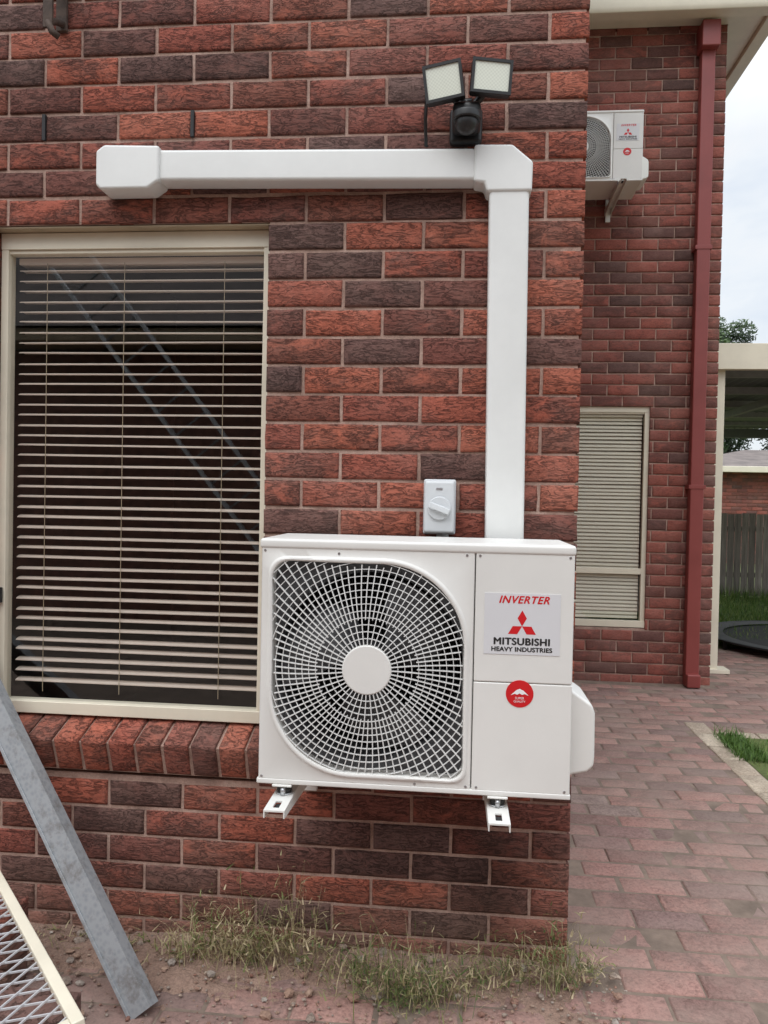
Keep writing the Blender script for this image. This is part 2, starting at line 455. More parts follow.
# eaves
box('soffit',XR-.2,2.2,5.955,6.097,5.02,5.05,M['cream'],house)
box('soffit_side',XE+.004,2.2,6.097,10.1,5.02,5.05,M['cream'],house)
gp=[(0,0),(.11,0),(.125,.03),(.125,.10),(.115,.115),(0,.115)]
def gutter_front(x0,x1,ybase,z):
    v=[];n=len(gp)
    for xx in (x0,x1):
        v+=[(xx,ybase-d,z+h) for d,h in gp]
    f=[tuple(range(n)),tuple(reversed(range(n,2*n)))]+[(i,i+n,(i+1)%n+n,(i+1)%n) for i in range(n)]
    mesh('gutter',v,f,M['cream'],house,bevel=.004)
gutter_front(XR-.2,2.30,5.953,4.985)
box('gutter_side',2.203,2.30,5.955,10.2,4.985,5.10,M['cream'],house,.006)
mesh('roof',[(-3.3,2.0,5.25),(.62,2.0,5.25),(.62,5.82,5.22),(2.30,5.84,5.115),(2.30,10.2,5.115),(-3.3,10.2,5.25),(-1.5,6.5,7.2),(0.8,8,7.0)],
 [(0,1,6),(1,2,7,6),(2,3,7),(3,4,7),(4,5,6,7),(5,0,6)],M['tile'],house)
box('downpipe',1.752,1.852,6.00,6.075,.08,4.93,M['maroon'],house,.008)
box('downpipe_head',1.735,1.869,5.94,6.09,4.78,4.975,M['maroon'],house,.01)
box('downpipe_strap_a',1.74,1.864,5.996,6.097,3.3,3.33,M['maroon'],house,.002)
box('downpipe_strap_b',1.74,1.864,5.996,6.097,1.5,1.53,M['maroon'],house,.002)
prism('downpipe_shoe',[(1.752,.0),(1.852,.0),(1.852,.10),(1.752,.10)],5.95,6.07,M['maroon'],house,.01)
boxes('weep_holes',[(-.8335,-.8235,2.296,2.31,2.473,2.552),(-1.3085,-1.2985,2.296,2.31,2.473,2.552)],M['dark'],house)

# ------------------------------------------------------------- duct
duct=empty('pipe_duct_cover')
prism('horizontal_run',[(-.94,2.314),(.035,2.298),(.035,2.389),(-.94,2.406)],2.230,2.302,M['ductwhite'],duct,.010,3)
prism('end_cap',[(-1.095,2.300),(-1.080,2.286),(-.935,2.286),(-.90,2.309),(-.90,2.412),(-1.07,2.418),(-1.095,2.400)],2.217,2.302,M['ductwhite'],duct,.008,3)
prism('elbow',[(.028,2.292),(.058,2.287),(.066,2.262),(.193,2.262),(.195,2.345),(.136,2.395),(.028,2.397)],2.224,2.302,M['ductwhite'],duct,.008,3)
prism('vertical_run',[(.088,.80),(.197,.80),(.186,2.28),(.073,2.28)],2.230,2.302,M['ductwhite'],duct,.010,3)

# ------------------------------------------------------------- isolator
sw=empty('isolator_switch')
box('backplate',-.098,-.003,2.262,2.300,1.278,1.440,M['greyplastic'],sw,.006)
box('cover',-.095,-.006,2.225,2.263,1.282,1.436,M['greyplastic'],sw,.010,3)
cyl('dial',(-.050,2.226,1.355),(0,-1,0),.034,.010,M['greyplastic'],sw,bevel=.003)
kb=box('knob',-.031,.031,-.018,0,-.009,.009,M['greyplastic'],sw,.003)
kb.location=(-.050,2.217,1.355);kb.rotation_euler=(0,radians(20),0)
box('indicator',-.060,-.042,2.2235,2.2255,1.408,1.414,M['zinc'],sw)
tube('conduit',[(-.04,2.27,1.285),(-.04,2.27,1.24),(-.035,2.26,1.15),(-.02,2.25,1.0)],.0125,M['greyplastic'],sw)
cyl('gland',(-.04,2.27,1.255),(0,0,1),.018,.025,M['greyplastic'],sw)

# ------------------------------------------------------------- outdoor unit
def ray_poly(poly,c,a):
    d=(cos(a),sin(a));best=None
    for i in range(len(poly)):
        p=poly[i];q=poly[(i+1)%len(poly)]
        ex,ez=q[0]-p[0],q[1]-p[1]
        den=d[0]*ez-d[1]*ex
        if abs(den)<1e-9: continue
        wx,wz=p[0]-c[0],p[1]-c[1]
        tt=(wx*ez-wz*ex)/den;s=(wx*d[1]-wz*d[0])/den
        if tt>0 and -1e-6<=s<=1+1e-6:
            if best is None or tt>best: best=tt
    return best
def rrect(x0,x1,z0,z1,rbl,rbr,rtr,rtl,n=14):
    P=[]
    for cx,cz,r,a0 in ((x0+rbl,z0+rbl,rbl,pi),(x1-rbr,z0+rbr,rbr,1.5*pi),(x1-rtr,z1-rtr,rtr,0),(x0+rtl,z1-rtl,rtl,pi/2)):
        for k in range(n+1):
            a=a0+k/n*pi/2
            P.append((cx+r*cos(a),cz+r*sin(a)))
    return P
def strips(lines,y0,y1,th):
    v=[];f=[]
    for pts in lines:
        if len(pts)<2: continue
        n=len(v)
        for i,p in enumerate(pts):
            a=pts[max(i-1,0)];b=pts[min(i+1,len(pts)-1)]
            tx,tz=b[0]-a[0],b[1]-a[1];l=hypot(tx,tz) or 1
            nx,nz=-tz/l*th/2,tx/l*th/2
            yy=p[2] if len(p)>2 else 0
            v+=[(p[0]-nx,y0+yy,p[1]-nz),(p[0]+nx,y0+yy,p[1]+nz),(p[0]+nx,y1+yy,p[1]+nz),(p[0]-nx,y1+yy,p[1]-nz)]
        for i in range(len(pts)-1):
            q=n+i*4
            for k in range(4):
                f.append((q+k,q+(k+1)%4,q+4+(k+1)%4,q+4+k))
        f.append((n,n+1,n+2,n+3));q=n+(len(pts)-1)*4;f.append((q+3,q+2,q+1,q))
    return v,f
def text(name,body,size,loc,mat,parent,bold=0.0,shear=0,xs=1.0,sp=1.0):
    reps=[(0,0)] if not bold else [(-bold,0),(bold,0),(0,bold*.7),(0,-bold*.7)]
    for k,(dx,dz) in enumerate(reps):
        cu=bpy.data.curves.new(name,'FONT');cu.body=body;cu.size=size;cu.align_x='CENTER';cu.align_y='CENTER'
        cu.shear=shear;cu.extrude=.0001;cu.space_character=sp
        cu.materials.append(mat)
        o=bpy.data.objects.new(name,cu);COL.objects.link(o);o.parent=parent
        o.location=(loc[0]+dx,loc[1]-k*.00004,loc[2]+dz);o.rotation_euler=(pi/2,0,0);o.scale=(xs,1,1)

def outdoor_unit(loc,scale=(1,1,1)):
    """local origin = lower left front corner; 0.78 x 0.29 x 0.622 m"""
    u=empty('air_conditioner_outdoor_unit',loc);u.scale=scale
    W,D,H=.78,.29,.622
    px=.538
    cx,cz=.276,.301
    OUT=rrect(.024,.526,.028,.576,.215,.035,.215,.045)
    rect=[(0.003,.012),(px,.012),(px,.600),(0.003,.600)]
    angs=sorted([2*pi*i/200 for i in range(200)]+[atan2(z-cz,x-cx)%(2*pi) for x,z in rect])
    ro=[ray_poly(OUT,(cx,cz),a) for a in angs];rr=[ray_poly(rect,(cx,cz),a) for a in angs]
    loops=[]
    P=lambda r,a,y:(cx+r*cos(a),y,cz+r*sin(a))
    loops.append([P(r,a,.03) for r,a in zip(rr,angs)])
    loops.append([P(r,a,.004) for r,a in zip(rr,angs)])
    loops.append([P(r-.003,a,.0) for r,a in zip(rr,angs)])
    for dr,y in ((.004,0.0),(.002,-.0015),(-.001,-.005),(-.006,-.006),(-.010,-.004),(-.012,.004),(-.014,.03)):
        loops.append([P(r+dr,a,y) for r,a in zip(ro,angs)])
    n=len(angs);v=[p for l in loops for p in l];f=[]
    for k in range(len(loops)-1):
        for i in range(n):
            f.append((k*n+i,(k+1)*n+i,(k+1)*n+(i+1)%n,k*n+(i+1)%n))
    o=mesh('fan_panel',v,[tuple(reversed(q)) for q in f],M['unitwhite'],u,smooth=True)
    es=o.modifiers.new('es','EDGE_SPLIT');es.split_angle=radians(40)
    box('service_panel_upper',px+.0022,W-.001,.0,.04,.282,.600,M['unitwhite'],u,.004,3)
    box('service_panel_lower',px+.0022,W-.001,.0,.04,.012,.2808,M['unitwhite'],u,.003,3)
    box('side_left',.0015,.006,.031,D-.002,.012,.600,M['unitwhite'],u)
    box('side_right',W-.006,W-.0005,.041,D-.002,.012,.600,M['unitwhite'],u)
    box('back_panel',.006,W-.006,D-.006,D,.012,.600,M['dark'],u)
    box('top_lid',-.002,W+.002,-.003,D+.002,.596,H,M['unitwhite'],u,.008,3)
    box('base_pan',-.001,W+.001,-.001,D,.0,.014,M['unitwhite'],u,.003)
    box('partition',px-.004,px+.02,.031,D-.01,.014,.596,M['dark'],u)
    boxes('side_slots',[(-.0005,.003,.06,.24,.1+i*.03,.108+i*.03) for i in range(14)],M['dark'],u)
    sc=[(.012,.592),(px-.02,.592),(px+.012,.592),(W-.012,.592),(.012,.02),(px-.012,.02),(px+.014,.02),(W-.014,.02),(.4,.020),(.2,.588)]
    for i,(x,z) in enumerate(sc): cyl('screw_%d'%i,(x,.001,z),(0,-1,0),.0032,.0022,M['zinc'],u,12)
    nn=64;v=[];f=[]
    for r,y in ((.262,.028),(.243,.036),(.238,.05),(.238,.15)):
        v+=[(cx+r*cos(2*pi*i/nn),y,cz+r*sin(2*pi*i/nn)) for i in range(nn)]
    for k in range(3):
        for i in range(nn): f.append((k*nn+i,k*nn+(i+1)%nn,(k+1)*nn+(i+1)%nn,(k+1)*nn+i))
    mesh('bell_mouth',v,f,M['shroud'],u,smooth=True)
    v=[(cx+.262*cos(a),.0285,cz+.262*sin(a)) for a in [2*pi*i/nn for i in range(nn)]]
    v+=[P((ray_poly(OUT,(cx,cz),a)+.0 if ray_poly(OUT,(cx,cz),a)>.263 else .2635),a,.0287) for a in [2*pi*i/nn for i in range(nn)]]
    mesh('bell_plate',v,[(i,(i+1)%nn,(i+1)%nn+nn,i+nn) for i in range(nn)],M['shroud'],u)
    fins=[(.02+i*.0065,.0215+i*.0065,D-.055,D-.02,.02,.59) for i in range(79)]
    boxes('coil_fins',fins,M['shroud'],u)
    v=[];f=[]
    for b_ in range(3):
        a0=b_*2*pi/3+.4;nr,na=10,14;base=len(v)
        for i in range(nr+1):
            r=.045+(.185)*i/nr
            span=(.95+.45*sin(pi*i/nr*.9))
            sh=.5*(i/nr)**1.3
            for j in range(na+1):
                tt=j/na
                a=a0+sh+span*(tt-.5)*(1-.25*(i/nr)**3)
                y=.125-.075*tt-.012*sin(pi*tt)
                v.append((cx+r*cos(a),y,cz+r*sin(a)))
        for i in range(nr):
            for j in range(na):
                q=base+i*(na+1)+j
                f.append((q,q+1,q+na+2,q+na+1))
    mesh('fan_blades',v,f,M['blade'],u,smooth=True)
    cyl('fan_hub',(cx,.13,cz),(0,-1,0),.052,.085,M['blade'],u,bevel=.006)
    def inside(x,z):
        a=atan2(z-cz,x-cx);return hypot(x-cx,z-cz)<ray_poly(OUT,(cx,cz),a)-.010
    lines=[];dome=lambda r:-.010*max(0,1-(r/.25)**2)-.002
    r=.078
    while r<.36:
        cur=[];NN=int(90+r*500)
        for i in range(NN+1):
            a=2*pi*i/NN;x,z=cx+r*cos(a),cz+r*sin(a)
            if r<.235 or inside(x,z): cur.append((x,z,dome(r)))
            else:
                if len(cur)>1: lines.append(cur)
                cur=[]
        if len(cur)>1: lines.append(cur)
        r+=.0172
    v,f=strips(lines,.0,.006,.0015)
    mesh('grille_rings',v,f,M['grille'],u)
    lines=[];NS=88
    for i in range(NS):
        a=2*pi*i/NS
        r0=.058 if i%2==0 else .125
        cur=[];r=r0
        while r<.37:
            aa=a-.35*(r-.05)
            x,z=cx+r*cos(aa),cz+r*sin(aa)
            if r>.235 and not inside(x,z): break
            cur.append((x,z,dome(r)));r+=.012
        lines.append(cur)
    v,f=strips(lines,-.0008,.008,.0021)
    mesh('grille_spokes',v,f,M['grille'],u)
    cyl('grille_hub',(cx,.004,cz),(0,-1,0),.062,.018,M['unitwhite'],u,64,bevel=.004)
    lx0,lx1,lz0,lz1=.563,.747,.352,.502
    box('label_plate',lx0,lx1,-.0012,.0005,lz0,lz1,M['label'],u)
    lc=(lx0+lx1)/2
    text('label_heading','INVERTER',.0255,(lc+.003,-.0016,.486),M['red'],u,.0008,.3,1.0,1.1)
    s=.0225
    def rh(ax,az,a,nm):
        d1=(cos(a-radians(30)),sin(a-radians(30)));d2=(cos(a+radians(30)),sin(a+radians(30)))
        pts=[(ax,az),(ax+d1[0]*s,az+d1[1]*s),(ax+(d1[0]+d2[0])*s,az+(d1[1]+d2[1])*s),(ax+d2[0]*s,az+d2[1]*s)]
        mesh(nm,[(x,-.0016,z) for x,z in pts],[(0,1,2,3)],M['red'],u)
    zc=.422
    for k,a in enumerate((90,210,330)): rh(lc,zc,radians(a),'emblem_%d'%k)
    text('label_name','MITSUBISHI',.0240,(lc,-.0016,.3835),M['ink'],u,.0011,0,1.08,1.06)
    text('label_subname','HEAVY INDUSTRIES',.0150,(lc,-.0016,.3645),M['ink'],u,.0007,0,1.08,1.05)
    sx,sz=.653,.256
    cyl('round_sticker',(sx,.0005,sz),(0,-1,0),.0335,.0015,M['red'],u,48)
    mt=[(-.022,-.004),(-.012,0),(-.006,-.002),(0,.001),(.006,-.002),(.012,0),(.022,-.004),(.009,.0085),(.005,.010),(0,.0125),(-.004,.011),(-.008,.009)]
    mesh('sticker_mountain',[(sx+x,-.0014,sz+z) for x,z in mt],[tuple(range(len(mt)))],M['white'],u)
    text('sticker_text','SUPER',.008,(sx,-.0014,sz-.011),M['white'],u)
    text('sticker_text','QUALITY',.007,(sx,-.0014,sz-.019),M['white'],u)
    pts=[(.0,.04),(.050,.052),(.065,.066),(.067,.09),(.066,.200),(.058,.222),(.0,.262)]
    prism('valve_cover',[(W+x,z) for x,z in pts],.055,.235,M['unitwhite'],u,.008,3)
    for k,fx in enumerate((.06,.60)):
        box('foot_%d'%k,fx-.02,fx+.03,-.004,.29,-.006,.0,M['unitwhite'],u,.002)
        cyl('rubber_mount_%d'%k,(fx+.006,.028,-.026),(0,0,1),.019,.019,M['rubber'],u,24,bevel=.003)
        cyl('washer_%d'%k,(fx+.006,.028,-.0305),(0,0,1),.022,.004,M['zinc'],u,24)
        cyl('bolt_%d'%k,(fx+.006,.008,-.0305),(0,0,1),.007,.020,M['zinc'],u,6)
        cyl('rubber_mount_back_%d'%k,(fx+.006,.262,-.026),(0,0,1),.019,.02,M['rubber'],u,24)
        ax0,ax1=fx-.020,fx+.032
        yb=.398
        boxes('arm_top_%d'%k,[(ax0,fx-.002,-.088,yb,-.035,-.031),(fx+.014,ax1,-.088,yb,-.035,-.031),
              (fx-.002,fx+.014,-.088,-.070,-.035,-.031),(fx-.002,fx+.014,-.028,yb,-.035,-.031)],M['unitwhite'],u)
        for xx,nm in ((ax0,'l'),(ax1-.003,'r')):
            v=[(xx,-.088,-.035),(xx+.003,-.088,-.035),(xx+.003,yb,-.035),(xx,yb,-.035),(xx,-.088,-.050),(xx+.003,-.088,-.050),(xx+.003,yb,-.095),(xx,yb,-.095)]
            mesh('arm_web_%s%d'%(nm,k),v,[(0,1,2,3),(7,6,5,4),(0,4,5,1),(1,5,6,2),(2,6,7,3),(3,7,4,0)],M['unitwhite'],u)
        box('slot_dark_%d'%k,fx-.002,fx+.014,-.07,-.028,-.0405,-.0385,M['dark'],u)
        box('arm_upright_%d'%k,ax0+.005,ax1-.005,.380,.3985,-.16,.30,M['unitwhite'],u,.002)
    box('bracket_rail',.02,.72,.362,.3795,.26,.295,M['unitwhite'],u,.002)
    return u
outdoor_unit((-.490,1.90,.6525))
outdoor_unit((.585,5.62,3.665),(.86,1.2,.80))

# ------------------------------------------------------------- flood light
fl=empty('security_floodlight')
def head(cx,cz,cy,w,h,rz,rx,ry):
    e=empty('lamp_head',(cx,cy,cz));e.parent=fl;e.rotation_euler=(rx,ry,rz)
    box('housing',-w/2,w/2,0,.028,-h/2,h/2,M['black'],e,.006,3)
    bw=.008
    boxes('bezel',[(-w/2,w/2,-.006,.0005,h/2-bw,h/2),(-w/2,w/2,-.006,.0005,-h/2,-h/2+bw),(-w/2,-w/2+bw,-.006,.0005,-h/2+bw,h/2-bw),(w/2-bw,w/2,-.006,.0005,-h/2+bw,h/2-bw)],M['black'],e)
    box('diffuser',-w/2+bw,w/2-bw,-.0025,-.0005,-h/2+bw,h/2-bw,M['lamp'],e)
    boxes('fins',[(-w/2+.01+i*.011,-w/2+.013+i*.011,.028,.042,-h/2+.008,h/2-.008) for i in range(int((w-.02)/.011))],M['black'],e)
head(-.062,2.535,2.15,.108,.100,radians(-8),radians(6),radians(-7))
head(.070,2.545,2.15,.112,.092,radians(8),radians(4),radians(3))
box('wall_plate',-.045,.050,2.262,2.298,2.418,2.52,M['black'],fl,.012,3)
box('sensor_body',-.036,.044,2.17,2.262,2.432,2.496,M['black'],fl,.016,3)
me=bpy.data.meshes.new('sensor_eye')
bmm=bmesh.new();bmesh.ops.create_uvsphere(bmm,u_segments=32,v_segments=16,radius=.032);bmm.to_mesh(me);bmm.free()
me.polygons.foreach_set('use_smooth',[True]*len(me.polygons));me.materials.append(M['black'])
o=bpy.data.objects.new('sensor_eye',me);o.location=(.004,2.172,2.432);COL.objects.link(o);o.parent=fl
cyl('sensor_hood',(.004,2.172,2.436),(0,0,1),.040,.022,M['black'],fl,bevel=.004)
tube('arm_a',[(-.005,2.22,2.49),(-.03,2.215,2.52),(-.055,2.19,2.53)],.011,M['black'],fl)
tube('arm_b',[(.012,2.22,2.49),(.04,2.215,2.52),(.065,2.19,2.54)],.011,M['black'],fl)
cyl('swivel',(-.012,2.215,2.505),(1,0,0),.015,.03,M['black'],fl)
tube('lead',[(-.11,2.20,2.53),(-.115,2.25,2.48),(-.113,2.285,2.42),(-.112,2.29,2.425)],.005,M['black'],fl)

# ------------------------------------------------------------- iron bracket high on the wall
br=empty('rusty_wall_bracket')
box('strap',-1.262,-1.228,2.286,2.298,2.80,3.15,M['rust'],br,.002)
box('strut',-1.256,-1.226,2.20,2.21,2.76,3.10,M['rust'],br,.002)
tube('hook',[(-1.24,2.285,2.82),(-1.24,2.24,2.80),(-1.24,2.205,2.775),(-1.225,2.20,2.745),(-1.21,2.21,2.735)],.010,M['rust'],br)
box('angle',-1.262,-1.225,2.20,2.286,2.93,2.945,M['rust'],br,.002)

# ------------------------------------------------------------- galvanised beam
bm=empty('galvanised_steel_channel')
P0=Vector((-.800,1.93,.012));P1=Vector((-1.352,2.19,.67));dv=(P1-P0);Ln=dv.length*1.5;dv.normalize()
side=Vector((0,-1,0)).cross(dv).normalized()
nrm=dv.cross(side).normalized()
if nrm.y>0:nrm=-nrm
def obox(name,a,x,y,z,x0,x1,y0,y1,z0,z1,mat,par,bev=0):
    vs=[a+x*p[0]+y*p[1]+z*p[2] for p in boxv(x0,x1,y0,y1,z0,z1)]
    o=mesh(name,vs,BF,mat,par,bevel=bev);return o
obox('web',P0,side,-nrm,dv,-.036,.036,0,.003,0,Ln,M['galv'],bm)
obox('flange_a',P0,side,-nrm,dv,-.036,-.033,.003,.04,0,Ln,M['galv'],bm)
obox('flange_b',P0,side,-nrm,dv,.033,.036,.003,.04,0,Ln,M['galv'],bm)
obox('fold',P0,side,-nrm,dv,.026,.036,-.004,-.0005,0,Ln,M['galv'],bm,.001)

# ------------------------------------------------------------- screen door
sd=empty('security_screen_door')
A=Vector((-1.30,2.11,.265));Bp=Vector((-.741,1.50,.295))
e=(Bp-A).normalized();A=A-e*.02
wd=.86
dn=Vector((e.y,-e.x,0))
if dn.x>0:dn=-dn
dn=(dn*2.0+Vector((0,0,-.27))).normalized()
up=e.cross(dn).normalized()
if up.z<0:up=-up
Lg=2.0
def sbox(nm,a0,a1,b0,b1,c0,c1,mat,bev=0): obox(nm,A,e,dn,up,a0,a1,b0,b1,c0,c1,mat,sd,bev)
FW=.026
sbox('top_rail',0,wd,0,FW,-.01,.012,M['cream'],.003)
sbox('stile_a',0,FW,FW,Lg,-.01,.012,M['cream'],.003)
sbox('stile_b',wd-FW,wd,FW,Lg,-.01,.012,M['cream'],.003)
sbox('bottom_rail',FW,wd-FW,Lg-FW,Lg,-.01,.012,M['cream'],.003)
v=[];f=[]
def bar(p,q,w,hh,lift):
    p=A+e*p[0]+dn*p[1]+up*lift;q=A+e*q[0]+dn*q[1]+up*lift
    d=(q-p).normalized();s=d.cross(up)*w/2;h=up*hh/2;n=len(v)
    for c in (p,q): v.extend([c-s-h,c+s-h,c+s+h,c-s+h])
    f.extend([(n,n+1,n+2,n+3),(n+7,n+6,n+5,n+4)]+[(n+k,n+4+k,n+4+(k+1)%4,n+(k+1)%4) for k in range(4)])
def clipline(a,b):
    (x0,y0),(x1,y1)=a,b;X0,X1,Y0,Y1=FW,wd-FW,FW,Lg-FW
    t0,t1=0,1;dx,dy=x1-x0,y1-y0
    for p_,q_ in ((-dx,x0-X0),(dx,X1-x0),(-dy,y0-Y0),(dy,Y1-y0)):
        if abs(p_)<1e-9:
            if q_<0:return None
        else:
            r=q_/p_
            if p_<0:t0=max(t0,r)
            else:t1=min(t1,r)
    if t0>=t1:return None
    return (x0+dx*t0,y0+dy*t0),(x0+dx*t1,y0+dy*t1)
k=-3.0
while k<4:
    for sgn in (1,-1):
        c=clipline((k,0),(k+sgn*1.2,2.0))
        if c: bar(c[0],c[1],.0035,.004,.002*sgn)
    k+=.05
mesh('diamond_mesh',v,f,M['alu'],sd)
B=Bricks()
for kx in (.1,.62):
    q=A+e*kx+dn*.06
    for lv in range(3):
        B.add((q.x-.1,q.y-.05,.0+lv*.077),(1,0,0),(0,0,1),(0,-1,0),.2,.074,.1)
B.build('loose_brick_stack',M['brick'],None)

# ------------------------------------------------------------- paving
pv=empty('brick_paving')
B=Bricks()
def pavers(x0,x1,y0,y1,skip):
    j=0;y=y0
    while y<y1:
        x=x0-(0.115 if j%2 else 0)
        far=y>3.6
        while x<x1:
            cxp,cyp=x+.1125,y+.055
            if not skip(cxp,cyp):
                z=U(-.0035,.0018)-.003
                B.add((x+U(-.002,.002),y+U(-.002,.002),z),(1,0,0),(0,1,0),(0,0,1),.2235,.1080,.02,4 if far else 6,3,jit=.0016,ch=.0045)
            x+=.230
        y+=.1145;j+=1
def skip(x,y):
    if 1.455<x and 2.2<y<4.86: return True
    if x<.47 and y>2.26 : return True
    if y>6.05 and x<2.06: return True
    if x>.39*y+1.6: return True
    return False
pavers(-2.6,4.6,.5,7.6,skip)
B.build('pavers',M['paver'],pv)
B=Bricks()
y=2.2
while y<4.85:
    B.add((1.462,y,.0),(1,0,0),(0,1,0),(0,0,1),.128,.228,.04,4,4,ch=.004);y+=.236
x=1.60
while x<5:
    B.add((x,4.745,.0),(1,0,0),(0,1,0),(0,0,1),.228,.105,.04,4,3,ch=.004);x+=.236
B.build('edging_pavers',M['edging'],pv)
mesh('joint_sand_bed',[(-8,-6,-.0065),(9,-6,-.0065),(9,7.7,-.0065),(-8,7.7,-.0065)],[(0,1,2,3)],M['sand'],pv)
mesh('ground',[(-400,-400,-.03),(400,-400,-.03),(400,500,-.03),(-400,500,-.03)],[(0,1,2,3)],M['lawn'])
mesh('lawn',[(2.2,7.7,.0),(9,7.7,.0),(9,30,.0),(2.2,30,.0)],[(0,1,2,3)],M['lawn'])

# dirt washed against the wall: undulating, breaks up over the pavers
v=[];f=[];nx,ny=330,90
for j in range(ny+1):
    for i in range(nx+1):
        x=-2.2+i/nx*2.66;y=1.60+j/ny*.705
        h=noise.fractal(Vector((x*4.2,y*7,0)),1,2,6)*.016+noise.noise(Vector((x*34,y*34,3)))*.0025
        nw=max(0,(y-2.03)/.26)
        lim=max(0,1-max(0,(x-.25)/.2))
        z=-.011+nw*.026*lim+h-(0.02 if x>.43 else 0)
        v.append((x,y,z))
for j in range(ny):
    for i in range(nx):
        q=j*(nx+1)+i;f.append((q,q+1,q+nx+2,q+nx+1))
mesh('dirt_strip',v,f,M['dirt'],None,smooth=True)
v=[];f=[];rr=[]
ico=[(0,0,1),(.9,0,.4),(.28,.85,.4),(-.72,.53,.4),(-.72,-.53,.4),(.28,-.85,.4),(.72,.53,-.4),(-.28,.85,-.4),(-.9,0,-.4),(-.28,-.85,-.4),(.72,-.53,-.4),(0,0,-1)]
icf=[(0,1,2),(0,2,3),(0,3,4),(0,4,5),(0,5,1),(1,6,2),(2,7,3),(3,8,4),(4,9,5),(5,10,1),(6,7,2),(7,8,3),(8,9,4),(9,10,5),(10,6,1),(11,7,6),(11,8,7),(11,9,8),(11,10,9),(11,6,10)]
for i in range(1600):
    x=U(-1.7,.5);y=2.29-abs(random.gauss(0,.24));s=U(.0018,.006) if R()<.93 else U(.008,.017)
    if y<1.5: continue
    n=len(v);sc=(U(.7,1.4),U(.7,1.3),U(.4,.8))
    for p in ico: v.append((x+p[0]*s*sc[0]*U(.8,1.2),y+p[1]*s*sc[1]*U(.8,1.2),.0005+max(0,(y-2.03))*.07+s*.25+p[2]*s*sc[2]))
    f+=[tuple(k+n for k in q) for q in icf];rr+=[R()]*20
pm=brick_material('debris_stone',[(0,srgb(130,94,82)),(0.4,srgb(160,134,116)),(0.75,srgb(182,166,150)),(1,srgb(208,200,188))],False,.3)
mesh('gravel_debris',v,f,pm,None,attrs={'rnd':rr,'rnd2':rr})

# ------------------------------------------------------------- vegetation
def blades(name,mat,gen,parent=None):
    v=[];f=[];r=[]
    for (x,y,z,h,w,az,lean,curl,rv) in gen:
        n=len(v);S=5;px_,pz=0,0;a=lean
        dx,dy=cos(az),sin(az);sx,sy=-dy,dx
        for k in range(S+1):
            ww=w*(1-(k/S)**1.6)+w*.12
            yy=min(y+dy*px_,2.288) if y<2.3 else y+dy*px_
            v.append((x+dx*px_-sx*ww/2,yy-sy*ww/2,z+pz));v.append((x+dx*px_+sx*ww/2,yy+sy*ww/2,z+pz))
            px_+=sin(a)*h/S;pz+=cos(a)*h/S;a+=curl/S
        for k in range(S):
            q=n+2*k;f.append((q,q+1,q+3,q+2));r.append(rv)
    return mesh(name,v,f,mat,parent,attrs={'rnd':r})
def weed(cx,cy,spread,count,hmax,dry):
    L=[]
    for i in range(count):
        x=cx+random.gauss(0,spread*.7);y=min(2.285,cy+random.gauss(0,.035))
        h=hmax*U(.2,1)**.8
        az=U(0,2*pi)
        if sin(az)>0.3 and y>2.2: az=-az
        ln=U(0,.9);cu=U(-.3,2.0);rv=min(1,max(0,random.gauss(dry,.28)))
        L.append((x,y,0,h,U(.0012,.0026),az,ln,cu,rv))
        a=ln;px_=0;pz=0
        for q in range(5):
            px_+=sin(a)*h/5;pz+=cos(a)*h/5;a+=cu/5
            if R()<.6 and q>0:
                L.append((x+cos(az)*px_,min(2.285,y+sin(az)*px_),pz,U(.012,.038),U(.002,.0055),U(0,2*pi),U(.2,1.5),U(-.5,1.5),min(1,max(0,rv+U(-.3,.2)))))
    return L
ws=[(-1.15,2.24,.10,25,.07,.6),(-.82,2.22,.09,60,.12,.7),(-.68,2.22,.09,105,.22,.6),(-.56,2.23,.09,125,.32,.62),(-.46,2.24,.07,75,.31,.75),(-.36,2.2,.07,35,.12,.55),
    (-.24,2.14,.09,75,.18,.4),(-.13,2.08,.10,125,.22,.35),(-.02,2.10,.09,90,.19,.4),(.09,2.18,.08,60,.13,.5),(.20,2.22,.07,60,.14,.55),(.33,2.22,.045,120,.25,.5),
    (.42,2.35,.03,25,.08,.4)]
for w in ws: blades('weed_clump',M['weed'],weed(*w))
L=[]
for i in range(7000):
    x=U(1.61,3.0);y=U(2.3,4.73)
    L.append((x,y,-.02,U(.03,.07),U(.002,.005),U(0,6.28),U(0,.5),U(0,1.2),R()))
for i in range(900):
    L.append((U(1.56,1.72),U(4.3,4.78),-.01,U(.03,.10),U(.003,.006),U(0,6.28),U(.2,1.0),U(0,1.5),R()*.6))
blades('grass_patch',M['grass'],L)
mesh('grass_patch_soil',[(1.595,2.2,-.004),(5,2.2,-.004),(5,4.745,-.004),(1.595,4.745,-.004)],[(0,1,2,3)],M['lawn'])
L=[]
for i in range(9000):
    y=U(7.8,12.0);x=U(.30*y,.46*y)
    L.append((x,y,0,U(.04,.12)*(1 if y<11.3 else U(1,2.6)),U(.004,.010),U(0,6.28),U(0,.6),U(0,1.2),R()))
blades('lawn_grass',M['grass'],L)

